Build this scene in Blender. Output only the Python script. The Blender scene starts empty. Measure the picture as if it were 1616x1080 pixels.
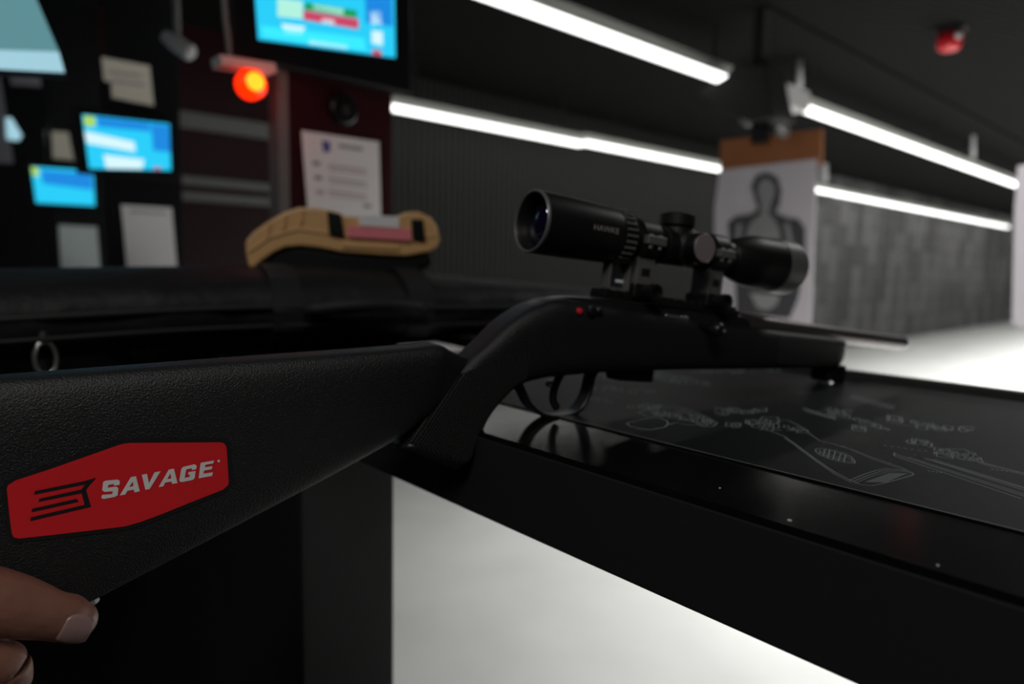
import bpy, bmesh, math, random
from math import sin, cos, pi, radians
from mathutils import Vector, Matrix, Euler
from mathutils.bvhtree import BVHTree
from mathutils.geometry import tessellate_polygon
random.seed(7)
S = bpy.context.scene
COL = S.collection
BT = 1.15                                  # bench top height
# ---------------------------------------------------------------- camera
FPX = 1085.0
CAMP = Vector((0, 0, BT + 0.128))
RM = (Matrix.Rotation(radians(47.9), 3, 'Z') @ Matrix.Rotation(radians(83.5), 3, 'X') @ Matrix.Rotation(radians(1.2), 3, 'Z'))
cd = bpy.data.cameras.new('camera'); cam = bpy.data.objects.new('camera', cd); COL.objects.link(cam)
cam.location = CAMP; cam.rotation_euler = RM.to_euler()
cd.sensor_width = 36; cd.lens = 36 * FPX / 1616; cd.clip_start = 0.02; cd.clip_end = 100
cd.dof.use_dof = True; cd.dof.focus_distance = 0.405; cd.dof.aperture_fstop = 4.0
S.camera = cam
S.view_settings.view_transform = 'Standard'; S.view_settings.look = 'None'
S.view_settings.exposure = 0.0; S.view_settings.gamma = 1.0; S.view_settings.use_curve_mapping = False
w = bpy.data.worlds.new('world'); S.world = w; w.use_nodes = True
w.node_tree.nodes['Background'].inputs[0].default_value = (0.6, 0.75, 1, 1)
w.node_tree.nodes['Background'].inputs[1].default_value = 0.004
def area(name, loc, rot, sx, sy, e, col=(1, 1, 1), spread=180):
    l = bpy.data.lights.new(name, 'AREA'); l.shape = 'RECTANGLE'; l.size = sx; l.size_y = sy; l.energy = e; l.color = col
    l.spread = radians(spread)
    o = bpy.data.objects.new(name, l); COL.objects.link(o); o.location = loc; o.rotation_euler = [radians(a) for a in rot]
    return o
area('range_fill', (-0.9, 13.5, 2.68), (0, 0, 0), 0.5, 20.0, 850, (1, 1, 0.98), 126)  # unseen lamp added over the range to brighten the floor
area('range_fill', (-0.2, 3.6, 2.68), (0, 0, 0), 0.5, 3.0, 52, (1, 1, 0.98), 120)  # second unseen lamp, added for the floor near the bench
area('unseen_stall_light', (0.55, -0.9, 2.6), (0, 0, 0), 0.6, 1.2, 21, (1, 0.97, 0.93))
area('unseen_stall_light', (-2.6, -1.6, 3.1), (0, 0, 0), 0.06, 0.5, 3, (0.75, 0.87, 1))  # this and the next two: unseen, added for ocular lens glints
area('unseen_stall_light', (-0.6, -2.2, 3.3), (0, 0, 0), 0.06, 0.4, 3, (0.75, 0.87, 1))
area('unseen_stall_light', (-1.2, -2.6, 3.1), (0, 0, 0), 0.06, 0.5, 3, (0.85, 0.92, 1))
# ---------------------------------------------------------------- measuring helpers
def ray(x, y): return RM @ Vector(((x - 808) / FPX, (540 - y) / FPX, -1))
def hit(x, y, p, n):
    d = ray(x, y); n = Vector(n); return CAMP + d * ((Vector(p) - CAMP).dot(n) / d.dot(n))
def hX(x, y, X): return hit(x, y, (X, 0, 0), (1, 0, 0))
def hY(x, y, Y): return hit(x, y, (0, Y, 0), (0, 1, 0))
def hZ(x, y, Z): return hit(x, y, (0, 0, Z), (0, 0, 1))
# ---------------------------------------------------------------- materials
def mat(name, col, rough=0.5, metal=0.0, spec=0.5, bump=None, emit=None, coat=0, alt=None):
    m = bpy.data.materials.new(name); m.use_nodes = True; nt = m.node_tree; b = nt.nodes['Principled BSDF']
    b.inputs['Base Color'].default_value = (*col, 1); b.inputs['Roughness'].default_value = rough
    b.inputs['Metallic'].default_value = metal; b.inputs['Specular IOR Level'].default_value = spec
    b.inputs['Coat Weight'].default_value = coat
    if emit: b.inputs['Emission Color'].default_value = (*emit[0], 1); b.inputs['Emission Strength'].default_value = emit[1]
    tc = nt.nodes.new('ShaderNodeTexCoord')
    if bump:
        n = nt.nodes.new('ShaderNodeTexNoise'); n.inputs['Scale'].default_value = bump[0]; n.inputs['Detail'].default_value = 3
        nt.links.new(tc.outputs['Object'], n.inputs['Vector'])
        bp = nt.nodes.new('ShaderNodeBump'); bp.inputs['Strength'].default_value = bump[1]; bp.inputs['Distance'].default_value = bump[2]
        nt.links.new(n.outputs['Fac'], bp.inputs['Height']); nt.links.new(bp.outputs['Normal'], b.inputs['Normal'])
    if alt:
        n = nt.nodes.new('ShaderNodeTexNoise'); n.inputs['Scale'].default_value = alt[1]; n.inputs['Detail'].default_value = 4
        nt.links.new(tc.outputs['Object'], n.inputs['Vector'])
        r = nt.nodes.new('ShaderNodeValToRGB'); r.color_ramp.elements[0].position = 0.35; r.color_ramp.elements[1].position = 0.65
        r.color_ramp.elements[0].color = (*col, 1); r.color_ramp.elements[1].color = (*alt[0], 1)
        nt.links.new(n.outputs['Fac'], r.inputs[0]); nt.links.new(r.outputs[0], b.inputs['Base Color'])
    return m
def wave_bump(m, scale, direction, dist, strength=1.0, rotz=0):
    nt = m.node_tree; b = nt.nodes['Principled BSDF']; tc = nt.nodes.new('ShaderNodeTexCoord')
    wv = nt.nodes.new('ShaderNodeTexWave'); wv.bands_direction = direction; wv.inputs['Scale'].default_value = scale
    mp = nt.nodes.new('ShaderNodeMapping'); mp.inputs['Rotation'].default_value = (0, 0, rotz)
    nt.links.new(tc.outputs['Object'], mp.inputs[0]); nt.links.new(mp.outputs[0], wv.inputs['Vector'])
    bp = nt.nodes.new('ShaderNodeBump'); bp.inputs['Distance'].default_value = dist; bp.inputs['Strength'].default_value = strength
    nt.links.new(wv.outputs['Fac'], bp.inputs['Height']); nt.links.new(bp.outputs['Normal'], b.inputs['Normal'])
    return m
M = {}
M['stock'] = mat('black grained polymer', (0.0095, 0.0092, 0.0098), 0.46, spec=0.45, bump=(900, 0.7, 0.001))
M['stock_rubber'] = mat('black smooth polymer', (0.010, 0.010, 0.011), 0.5, spec=.3)
M['metal'] = mat('blued steel', (0.010, 0.009, 0.010), 0.32, 0.0, spec=.4)
M['alloy'] = mat('matte black alloy', (0.008, 0.007, 0.007), 0.42, 0.0, spec=.35)
M['alloy_grey'] = mat('worn grey alloy edge', (0.13, 0.13, 0.127), 0.4, 0.2)
M['face_grey'] = mat('satin grey cap face', (0.22, 0.19, 0.19), 0.4)
M['panelm'] = mat('black laminate', (0.012, 0.012, 0.013), 0.5, spec=.3, bump=(8, .3, .004))
M['carrier'] = mat('dull dark steel', (0.03, 0.03, 0.03), 0.6, spec=.15)
M['barrel'] = mat('brushed barrel steel', (0.20, 0.18, 0.18), 0.34, 0.9)
M['lipm'] = mat('worn black steel lip', (0.035, 0.035, 0.034), 0.35)
M['railm'] = mat('flat black rail', (0.008, 0.008, 0.008), 0.95, spec=.05)
M['steel'] = mat('bright steel', (0.5, 0.5, 0.49), 0.3, 0.9)
M['lens'] = mat('dark coated lens', (0.006, 0.004, 0.02), 0.04, spec=2.0, coat=1)
M['red_dot'] = mat('red paint dot', (0.7, 0.02, 0.03), 0.5)
M['st_black'] = mat('black sticker border', (0.006, 0.006, 0.006), 0.55)
M['st_red'] = mat('red sticker', (0.70, 0.016, 0.023), 0.55, spec=.3)
M['st_white'] = mat('white print', (0.75, 0.73, 0.72), 0.5)
M['grey_print'] = mat('grey print', (0.30, 0.28, 0.27), 0.5)
M['bench'] = mat('black lacquered steel', (0.004, 0.004, 0.0045), 0.15, spec=.3, bump=(60, 0.05, 0.001))
M['bench_edge'] = mat('black satin enamel', (0.015, 0.015, 0.0155), 0.34, spec=.5, bump=(45, 0.10, 0.001))
M['mat'] = mat('black printed rubber mat', (0.008, 0.009, 0.010), 0.45, spec=.10, bump=(700, 0.2, 0.0006))
M['line'] = mat('grey ink', (0.21, 0.235, 0.24), 0.6)
M['skin'] = mat('skin', (0.17, 0.075, 0.052), 0.5, bump=(140, 0.35, 0.002), alt=((0.21, 0.09, 0.06), 60))
M['skin'].node_tree.nodes['Principled BSDF'].inputs['Subsurface Weight'].default_value = 0.12
M['skin'].node_tree.nodes['Principled BSDF'].inputs['Subsurface Radius'].default_value = (0.01, 0.004, 0.002)
M['nail'] = mat('finger nail', (0.24, 0.15, 0.14), 0.3)
M['floor'] = mat('pale concrete', (0.80, 0.80, 0.78), 0.6, alt=((0.70, 0.70, 0.68), 1.6))
M['wallb'] = mat('black panel', (0.004, 0.0045, 0.006), 0.4, spec=.3)
M['maroon'] = mat('dark maroon panel', (0.035, 0.004, 0.007), 0.4, spec=.3)
M['ceil'] = wave_bump(mat('dark ribbed baffle', (0.012, 0.012, 0.012), 0.95, spec=.05), 5.0, 'X', 0.03, 1.0, 0.35)
M['paper'] = mat('white paper', (0.88, 0.87, 0.87), 0.7)
M['paper_cream'] = mat('cream paper', (0.85, 0.80, 0.68), 0.7)
M['paper_dim'] = mat('pale green grey paper', (0.70, 0.80, 0.78), 0.7)
M['ink_blue'] = mat('blue ink', (0.10, 0.11, 0.35), 0.6)
M['ink_pink'] = mat('pale red ink', (0.56, 0.46, 0.47), 0.6)
M['ink_grey'] = mat('grey ink light', (0.33, 0.33, 0.34), 0.6)
M['card'] = mat('brown cardboard', (0.30, 0.105, 0.035), 0.8)
M['t_paper'] = mat('target paper', (0.58, 0.54, 0.58), 0.8)
M['t_dark'] = mat('target dark grey', (0.055, 0.055, 0.06), 0.8)
M['t_mid'] = mat('target mid grey', (0.27, 0.27, 0.275), 0.8)
M['t_line'] = mat('target pale grey', (0.30, 0.30, 0.30), 0.8)
M['batten'] = mat('white enamel batten', (0.55, 0.55, 0.52), 0.5)
M['diff'] = mat('lit diffuser', (0.9, 0.9, 0.9), 0.5, emit=((1, 1, 0.98), 3.0))
M['grey'] = mat('grey painted steel', (0.16, 0.16, 0.155), 0.45)
M['lightgrey'] = mat('light grey plastic', (0.5, 0.5, 0.5), 0.45)
M['brass'] = mat('brass hook', (0.45, 0.36, 0.12), 0.4, 0.6)
M['redplastic'] = mat('red plastic', (0.55, 0.012, 0.02), 0.25)
M['redlens'] = mat('lit red lamp', (0.6, 0.03, 0.0), 0.3, emit=((1, 0.02, 0.0), 1.8))
M['redcore'] = mat('lit lamp core', (0.8, 0.4, 0.0), 0.3, emit=((1, 0.42, 0.02), 1.6))
M['tan'] = mat('tan moulded plastic', (0.72, 0.42, 0.18), 0.36, bump=(40, 0.08, 0.002))
M['blackp'] = mat('black plastic', (0.005, 0.005, 0.006), 0.4, spec=.3)
M['pink'] = mat('pink label', (0.90, 0.24, 0.28), 0.6)
M['nylon'] = mat('black nylon', (0.010, 0.0105, 0.011), 0.6, spec=.3, bump=(22, 0.5, 0.01))
M['nylon2'] = mat('charcoal webbing', (0.018, 0.019, 0.020), 0.6, spec=.3)
M['redtape'] = mat('red floor tape', (0.6, 0.01, 0.03), 0.5)
def em(name, c, s=1.0): return mat(name, (0.02, 0.02, 0.02), 0.3, emit=(c, s))
M['s_cyan'] = em('screen cyan', (0.02, 0.62, 0.95)); M['s_blue'] = em('screen blue', (0.01, 0.25, 0.75))
M['s_aqua'] = em('screen aqua', (0.04, 0.85, 1.0)); M['s_white'] = em('screen white', (0.7, 0.95, 1.0))
M['s_green'] = em('screen green', (0.01, 0.33, 0.05)); M['s_red'] = em('screen red', (0.62, 0.06, 0.13))
M['s_pale'] = em('screen pale green', (0.45, 0.90, 0.75)); M['s_yel'] = em('screen yellow', (0.45, 0.70, 0.06))
M['s_teal'] = em('screen teal', (0.11, 0.27, 0.30)); M['s_ice'] = em('screen ice', (0.36, 0.62, 0.72))
M['plate'] = mat('grey moulding', (0.28, 0.28, 0.32), 0.6)
# wall panels
wm = bpy.data.materials.new('grey acoustic panels'); wm.use_nodes = True; nt = wm.node_tree; b = nt.nodes['Principled BSDF']
tc = nt.nodes.new('ShaderNodeTexCoord'); mp = nt.nodes.new('ShaderNodeMapping')
sx = nt.nodes.new('ShaderNodeSeparateXYZ'); cx = nt.nodes.new('ShaderNodeCombineXYZ')
nt.links.new(tc.outputs['Object'], sx.inputs[0]); nt.links.new(sx.outputs['Z'], cx.inputs['X']); nt.links.new(sx.outputs['Y'], cx.inputs['Y'])
br = nt.nodes.new('ShaderNodeTexBrick'); nt.links.new(cx.outputs[0], br.inputs['Vector'])
br.inputs['Scale'].default_value = 1.0; br.inputs['Brick Width'].default_value = 0.62; br.inputs['Row Height'].default_value = 0.31
br.inputs['Mortar Size'].default_value = 0.012; br.inputs['Color1'].default_value = (0.12, 0.12, 0.12, 1); br.inputs['Color2'].default_value = (0.235, 0.235, 0.235, 1)
br.inputs['Mortar'].default_value = (0.06, 0.06, 0.06, 1); nt.links.new(br.outputs['Color'], b.inputs['Base Color'])
b.inputs['Roughness'].default_value = 0.85; b.inputs['Specular IOR Level'].default_value = .1
M['wall'] = wave_bump(wm, 6.0, 'Y', 0.02, 0.8)
M['ribs'] = wave_bump(mat('dark ribbed wall', (0.043, 0.043, 0.041), 0.85, spec=.05), 5.0, 'Y', 0.03, 1.0)
M['red_glow_wall'] = mat('dark wall with painted red glow', (0.020, 0.002, 0.004), 0.4, spec=.3)  # the lamp's red glow on this wall, put into its colour
# checkering
cm = mat('checkered rubber grip', (0.011, 0.012, 0.012), 0.5, spec=.35); nt = cm.node_tree; b = nt.nodes['Principled BSDF']
tc = nt.nodes.new('ShaderNodeTexCoord')
hs = []
for ang in (0.55, -0.75):
    mp = nt.nodes.new('ShaderNodeMapping'); mp.inputs['Rotation'].default_value = (0, 0, ang)
    wv = nt.nodes.new('ShaderNodeTexWave'); wv.bands_direction = 'X'; wv.inputs['Scale'].default_value = 150
    nt.links.new(tc.outputs['Object'], mp.inputs[0]); nt.links.new(mp.outputs[0], wv.inputs['Vector']); hs.append(wv)
mu = nt.nodes.new('ShaderNodeMath'); mu.operation = 'MULTIPLY'; nt.links.new(hs[0].outputs['Fac'], mu.inputs[0]); nt.links.new(hs[1].outputs['Fac'], mu.inputs[1])
bp = nt.nodes.new('ShaderNodeBump'); bp.inputs['Distance'].default_value = 0.003; bp.inputs['Strength'].default_value = 1.0
nt.links.new(mu.outputs[0], bp.inputs['Height']); nt.links.new(bp.outputs['Normal'], b.inputs['Normal'])
M['check'] = cm
# ---------------------------------------------------------------- object helpers
def tagp(o, label=None, cat=None, group=None, kind=None):
    for k, v in (('label', label), ('category', cat), ('group', group), ('kind', kind)):
        if v: o[k] = v
    return o
def thing(name, label, cat, loc=(0, 0, 0), group=None, mw=None):
    o = bpy.data.objects.new(name, None); COL.objects.link(o); o.empty_display_size = 0.05
    if mw is not None: o.matrix_world = mw
    else: o.location = loc
    WM[o.name] = mw.copy() if mw is not None else Matrix.Translation(Vector(loc))
    return tagp(o, label, cat, group)
WM = {}
def obj(name, bm, m, parent=None, local=False, smooth=False, label=None, bevel=0, origin=None):
    """bm in world coordinates (or in the parent's frame when local)"""
    me = bpy.data.meshes.new(name)
    o = bpy.data.objects.new(name, me); COL.objects.link(o)
    if parent is not None:
        pm = WM[parent.name]
        if not local: bmesh.ops.transform(bm, matrix=pm.inverted(), verts=bm.verts)
        o.parent = parent; WM[o.name] = pm
    else:
        c = origin if origin is not None else sum((v.co for v in bm.verts), Vector()) / max(1, len(bm.verts))
        c = Vector(c); bmesh.ops.translate(bm, vec=-c, verts=bm.verts); o.location = c; WM[o.name] = Matrix.Translation(c)
    bmesh.ops.recalc_face_normals(bm, faces=bm.faces)
    if smooth:
        for f in bm.faces: f.smooth = True
    bm.to_mesh(me); bm.free()
    ms = m if isinstance(m, (list, tuple)) else [m]
    for x in ms: me.materials.append(M[x])
    if bevel:
        md = o.modifiers.new('bevel', 'BEVEL'); md.width = bevel; md.segments = 3; md.limit_method = 'ANGLE'; md.angle_limit = radians(35)
    if smooth: pass
    if label: o['label'] = label
    return o
def box(bm, a, b):
    """axis aligned box between corners"""
    x0, y0, z0 = [min(p, q) for p, q in zip(a, b)]; x1, y1, z1 = [max(p, q) for p, q in zip(a, b)]
    v = [bm.verts.new(p) for p in ((x0,y0,z0),(x1,y0,z0),(x1,y1,z0),(x0,y1,z0),(x0,y0,z1),(x1,y0,z1),(x1,y1,z1),(x0,y1,z1))]
    for f in ((0,3,2,1),(4,5,6,7),(0,1,5,4),(1,2,6,5),(2,3,7,6),(3,0,4,7)): bm.faces.new([v[i] for i in f])
    return bm
def B(a, b): return box(bmesh.new(), a, b)
def prism(bm, pts, ext):
    """polygon pts extruded by vector ext"""
    ext = Vector(ext); n = len(pts); a = [bm.verts.new(p) for p in pts]; c = [bm.verts.new(Vector(p) + ext) for p in pts]
    bm.faces.new(a); bm.faces.new(c[::-1])
    for i in range(n): bm.faces.new((a[i], c[i], c[(i + 1) % n], a[(i + 1) % n]))
    return bm
def frame_of(d):
    d = Vector(d).normalized(); t = Vector((0, 0, 1)) if abs(d.z) < 0.9 else Vector((1, 0, 0))
    x = d.cross(t).normalized(); return x, d.cross(x).normalized(), d
def tube(bm, pts, r, n=10, closed=False):
    pts = [Vector(p) for p in pts]; rs = r if isinstance(r, (list, tuple)) else [r] * len(pts); rings = []
    for i, p in enumerate(pts):
        if closed: d = pts[(i + 1) % len(pts)] - pts[i - 1]
        else: d = pts[min(i + 1, len(pts) - 1)] - pts[max(i - 1, 0)]
        x, y, _ = frame_of(d)
        rings.append([bm.verts.new(p + (x * cos(2 * pi * k / n) + y * sin(2 * pi * k / n)) * rs[i]) for k in range(n)])
    for i in range(len(rings) if closed else len(rings) - 1):
        a, c = rings[i], rings[(i + 1) % len(rings)]
        for k in range(n): bm.faces.new((a[k], a[(k + 1) % n], c[(k + 1) % n], c[k]))
    if not closed: bm.faces.new(rings[0][::-1]); bm.faces.new(rings[-1])
    return bm
def lathe(bm, c, d, prof, n=48, caps=True):
    """prof: (t along d, radius)"""
    x, y, d = frame_of(d); c = Vector(c); rings = []
    for t, r in prof: rings.append([bm.verts.new(c + d * t + (x * cos(2 * pi * k / n) + y * sin(2 * pi * k / n)) * max(r, 1e-5)) for k in range(n)])
    for a, b2 in zip(rings, rings[1:]):
        for k in range(n): bm.faces.new((a[k], a[(k + 1) % n], b2[(k + 1) % n], b2[k]))
    if caps: bm.faces.new(rings[0][::-1]); bm.faces.new(rings[-1])
    return bm
def catmull(P, per=6):
    out = []; n = len(P)
    for i in range(n - 1):
        p0, p1, p2, p3 = P[max(i - 1, 0)], P[i], P[i + 1], P[min(i + 2, n - 1)]
        for k in range(per):
            t = k / per
            out.append(tuple(0.5 * (2 * b_ + (c_ - a_) * t + (2 * a_ - 5 * b_ + 4 * c_ - d_) * t * t + (-a_ + 3 * b_ - 3 * c_ + d_) * t ** 3) for a_, b_, c_, d_ in zip(p0, p1, p2, p3)))
    out.append(tuple(P[-1])); return out
def structure(name, bm, m, **k):
    o = obj(name, bm, m, **k); o['kind'] = 'structure'; return o

# ================================================================ THE ROOM
LW = -4.8
CEIL = 2.75
structure('floor', B((-12, .92, -0.1), (8, 30, 0)), 'floor')
structure('floor_stall', B((-12, -4, -0.1), (8, .92, 0)), 'panelm')
structure('ceiling', B((LW, 1.0, CEIL), (8, 30, CEIL + 0.1)), 'ceil')
bm = bmesh.new(); box(bm, (LW - 0.1, 9.5, 0), (LW, 30, CEIL)); structure('wall_left', bm, 'wall')
structure('wall_left_ribbed', B((LW - 0.1, 2.9, 0), (LW, 9.5, CEIL)), 'ribs')
structure('wall_left_red_glow', B((LW - 0.1, 1.0, 0), (LW + .001, 2.9, CEIL)), 'red_glow_wall')
structure('wall_left_stall', B((LW - 0.1, -4, 0), (LW - 0.001, 1.0, 3.6)), 'wallb')
structure('ceiling_stall', B((LW, -4, 3.5), (8, 1.0, 3.6)), 'wallb')
structure('wall_right', B((6, -4, 0), (6.1, 30, 3.6)), 'wall')
structure('wall_back', B((LW, -4.1, 0), (6, -4, 3.6)), 'wallb')
structure('wall_far', B((LW, 29.9, 0), (6, 30, CEIL)), 'wall')
structure('trim_1', B((LW, 0.9, CEIL), (6, 1.0, 3.5)), 'wallb')
# the rails on the dark wall to the left
for i, (x0, y0, x1, y1, h) in enumerate(((268, 186, 440, 210, 0.10), (272, 283, 376, 294, 0.055), (272, 308, 376, 318, 0.055))):
    a = hX(x0, y0, LW); c = hX(x1, y1, LW)
    structure('trim_%d' % (i + 2), B((LW, a.y, a.z - h / 2), (LW + 0.03, c.y + 0.6, a.z + h / 2)), 'grey')
# red tape on the floor
t = hZ(630, 1076, 0)
o = obj('floor_tape', B((t.x - 1.6, t.y - 0.11, 0), (t.x + 1.0, t.y - 0.03, 0.002)), 'redtape')
tagp(o, 'red tape line stuck on the white floor beyond the bench', 'tape')

# ---------------------------------------------------------------- lights in rows
def batten(name, X, y0, y1, zlow, label, endbox=0, group='light battens of the ceiling rows'):
    t = thing(name, label, 'light', (X, (y0 + y1) / 2, zlow), group)
    obj('housing', B((X - 0.045, y0, zlow + 0.045), (X + 0.045, y1, zlow + 0.105)), 'batten', t)
    bm = bmesh.new(); n = 10; rr = 0.04
    pts = [Vector((X + rr * cos(pi + pi * k / n), y0 + 0.02 + endbox, zlow + 0.045 + rr * sin(pi + pi * k / n))) for k in range(n + 1)]
    prism(bm, pts, (0, y1 - y0 - 0.04 - endbox, 0)); obj('diffuser', bm, 'diff', t)
    for q in (0.12, 0.88):
        yy = y0 + (y1 - y0) * q; obj('hanger', tube(bmesh.new(), [(X, yy, zlow + 0.10), (X, yy, CEIL)], 0.008, 6), 'carrier', t)
    if endbox: obj('end_box', B((X - 0.06, y0 - 0.02, zlow - 0.005), (X + 0.06, y0 + endbox + .01, zlow + 0.13)), 'lightgrey', t)
    return t
ZB = 2.41
def onrow(x, X): # y on the row of the picture column x
    d = ray(x, 300); return X * (d.y / d.x)
pA = hX(1158, 140, -2.42); pB = hX(1138, 275, -4.42)
XA, XB = -2.42, -4.42
yA1 = onrow(1165, XA); yA2 = onrow(1222, XA)
batten('light_batten', XA, yA1 - 3.0, yA1, pA.z, 'nearest light batten, running out of the top of the picture')
batten('light_batten', XA, yA2, yA2 + 3.6, pA.z, 'light batten with a grey end box, above and right of the brown topped target', endbox=onrow(1254, XA) - yA2)
batten('light_batten', XA, yA2 + 3.65, yA2 + 9, pA.z, 'light batten of the upper right row, farthest from the camera')
yB1 = onrow(610, XB); yB2 = onrow(915, XB); yB3 = onrow(1240, XB)
batten('light_batten', XB, yB1, yB2, pB.z, 'light batten in the lower row, directly right of the wall monitor')
batten('light_batten', XB, yB2, yB3 - 0.02, pB.z + 0.02, 'light batten in the lower row, its end behind the brown topped target')
yB4 = onrow(1420, XB)
batten('light_batten', XB, yB3, yB4, pB.z, 'light batten in the lower row just right of the hanging target')
batten('light_batten', XB, yB4 + .02, yB4 + 7, pB.z, 'light batten in the lower row at the right edge of the picture')
# white clip-like drop hangers beside the battens
for (x, y0, y1, X, lab) in ((1262, 92, 138, -2.35, 'pale hanger clip standing over the end box of the light batten'),
                            (1536, 196, 250, -2.35, 'pale hanger clip above the right end of the upper light row'),
                            (1300, 238, 288, -4.40, 'pale hanger clip at the top right corner of the brown topped target')):
    a = hX(x, y0, X); c = hX(x, y1, X)
    bm = bmesh.new(); tube(bm, [a, (a + c) / 2, c], 0.02 if x != 1300 else 0.05, 10)
    o = obj('hanger_clip', bm, 'lightgrey', smooth=True); tagp(o, lab, 'clip', 'hanger clips')
# red strobe on the ceiling
a = hZ(1500, 44, CEIL)
t = thing('ceiling_strobe', 'red fire alarm strobe mounted on the dark ceiling, top right', 'alarm', a)
bm = bmesh.new(); lathe(bm, (a.x, a.y, CEIL), (0, 0, -1), [(0, .085), (.02, .085), (.022, .075), (.035, .07)], 32); obj('base', bm, 'blackp', t, smooth=False)
bm = bmesh.new(); lathe(bm, (a.x, a.y, CEIL - 0.03), (0, 0, -1), [(0, .072), (.05, .07), (.09, .060), (.105, .04), (.108, .01)], 32); obj('dome', bm, 'redplastic', t, smooth=True)
bm = bmesh.new(); lathe(bm, (a.x + .045, a.y - .03, CEIL - 0.06), (0.7, -.5, -.3), [(0, .022), (.02, .022), (.026, .01)], 16); obj('flash_lens', bm, 'lightgrey', t, smooth=True)

# ---------------------------------------------------------------- targets
TY = 3.75
def px_poly(pts, Y, dy=0): return [hY(x, y, Y) + Vector((0, dy, 0)) for x, y in pts]
def flat(bm, pts, th):
    return prism(bm, pts, (0, th, 0))
t = thing('paper_target', 'hanging silhouette target with a brown cardboard top, behind the rifle scope', 'target', hY(1210, 520, TY), 'hanging paper targets')
bm = flat(bmesh.new(), px_poly([(1137, 222), (1298, 204), (1297, 262), (1137, 280)], TY), 0.006); obj('cardboard_backer', bm, 'card', t)
bm = flat(bmesh.new(), px_poly([(1136, 269), (1290, 251), (1280, 515), (1158, 498), (1127, 494), (1128, 330)], TY, -0.004), 0.003); obj('target_sheet', bm, 't_paper', t)
sil = [(1210,272),(1228,280),(1234,300),(1228,322),(1222,336),(1240,344),(1258,346),(1268,360),(1269,400),(1262,440),(1258,470),(1244,503),(1160,496),(1158,430),(1150,400),(1146,352),(1158,342),(1184,338),(1194,330),(1188,312),(1186,294),(1194,278)]
sil = [(x + (3 if y > 300 else 0), y) for x, y in sil]
bm = flat(bmesh.new(), px_poly(sil, TY, -0.007), 0.002); obj('silhouette', bm, 't_dark', t)
sil2 = [(1210,282),(1221,288),(1225,302),(1218,322),(1214,338),(1224,348),(1232,366),(1234,400),(1232,440),(1190,440),(1180,400),(1180,366),(1188,350),(1202,338),(1202,322),(1196,302),(1199,288)]
bm = flat(bmesh.new(), px_poly(sil2, TY, -0.010), 0.002); obj('silhouette_centre', bm, 't_mid', t)
for pts in ([(1238,352),(1246,352),(1256,400),(1250,440),(1244,440),(1248,400)], [(1172,352),(1164,354),(1160,400),(1166,440),(1172,440),(1168,400)]): obj('silhouette_ring', flat(bmesh.new(), px_poly(pts, TY, -0.010), 0.002), 't_mid', t)
bm = bmesh.new(); flat(bm, px_poly([(1184,462),(1232,466),(1226,482),(1212,490),(1196,486)], TY, -0.010), 0.002); obj('lower_ring', bm, 't_line', t)
# second target at the right edge
t = thing('paper_target', 'white hanging target cut off by the right edge of the picture', 'target', hY(1640, 520, TY), 'hanging paper targets')
bm = flat(bmesh.new(), px_poly([(1606, 262), (1800, 235), (1790, 560), (1597, 512), (1601, 330)], TY), 0.006); obj('target_sheet', bm, 't_paper', t)
bm = flat(bmesh.new(), px_poly([(1660,300),(1730,295),(1735,350),(1780,370),(1775,500),(1640,480),(1632,370),(1664,350)], TY, -0.004), 0.002); obj('silhouette', bm, 't_dark', t)
# the carrier above the first target
c0 = hY(1195, 205, TY)
t = thing('target_carrier', 'dark grey target carrier trolley above the brown topped target', 'carrier', c0)
top = c0.z + 0.30
pp = px_poly([(1118, 152), (1162, 128), (1182, 100), (1222, 108), (1232, 160), (1240, 190), (1200, 196), (1150, 178)], TY, -0.12)
bm = prism(bmesh.new(), pp, (0, 0.24, 0)); obj('trolley', bm, 'carrier', t, bevel=0.01)
a = hY(1204, 195, TY); c = hY(1206, 226, TY)
obj('clamp_arm', B((a.x - 0.05, TY - 0.03, c.z), (a.x + 0.05, TY + 0.03, a.z + 0.03)), 'blackp', t)
for x, y in ((1181, 190), (1237, 209)):
    bm = bmesh.new(); q = hY(x, y, TY - 0.05); lathe(bm, q, (0, -1, 0), [(0, .035), (.03, .035), (.035, .025), (.036, .01)], 20); obj('clip_wheel', bm, 'steel', t)
rail = B((c0.x - 0.03, 1.0, CEIL - 0.02), (c0.x + 0.03, 16, CEIL)); o = obj('carrier_rail', rail, 'railm'); tagp(o, 'black carrier rail running down the ceiling above the target', 'rail')
q = hY(1200, 100, TY); obj('hanger_post', B((q.x - 0.03, TY - 0.04, q.z - 0.1), (q.x + 0.03, TY + 0.04, CEIL - 0.021)), 'carrier', t)

# ================================================================ BENCH
YF, YM, YB = 0.328, 0.410, 0.84
X0, X1 = -1.43, 1.2
t = thing('shooting_bench', 'black lacquered shooting bench with a deep front edge, under the rifle', 'bench', (-0.1, 0.58, 0))
obj('bench_top', B((X0, YF, BT - 0.004), (X1, YB, BT)), 'bench', t)
bm = bmesh.new(); box(bm, (X0, YF, BT - 0.067), (X1, YF + 0.035, BT - 0.0035)); obj('front_edge', bm, 'bench_edge', t, bevel=0.0022)
obj('rear_lip', B((X0, YB, BT - 0.06), (X1, YB + 0.012, BT + 0.010)), 'lipm', t, bevel=0.002)
obj('underframe', B((X0 + .03, YF + 0.035, BT - 0.05), (X1 - .03, YB - 0.002, BT - 0.004)), 'blackp', t)
a = hY(475, 900, YF + 0.012); c = hX(622, 900, a.x)
obj('support_panel', B((X0, YF + 0.012, 0), (a.x, c.y, BT - 0.066)), 'panelm', t, bevel=0.003)
obj('support_panel', B((0.9, YF + 0.012, 0), (X1, c.y, BT - 0.066)), 'bench_edge', t)
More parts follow.
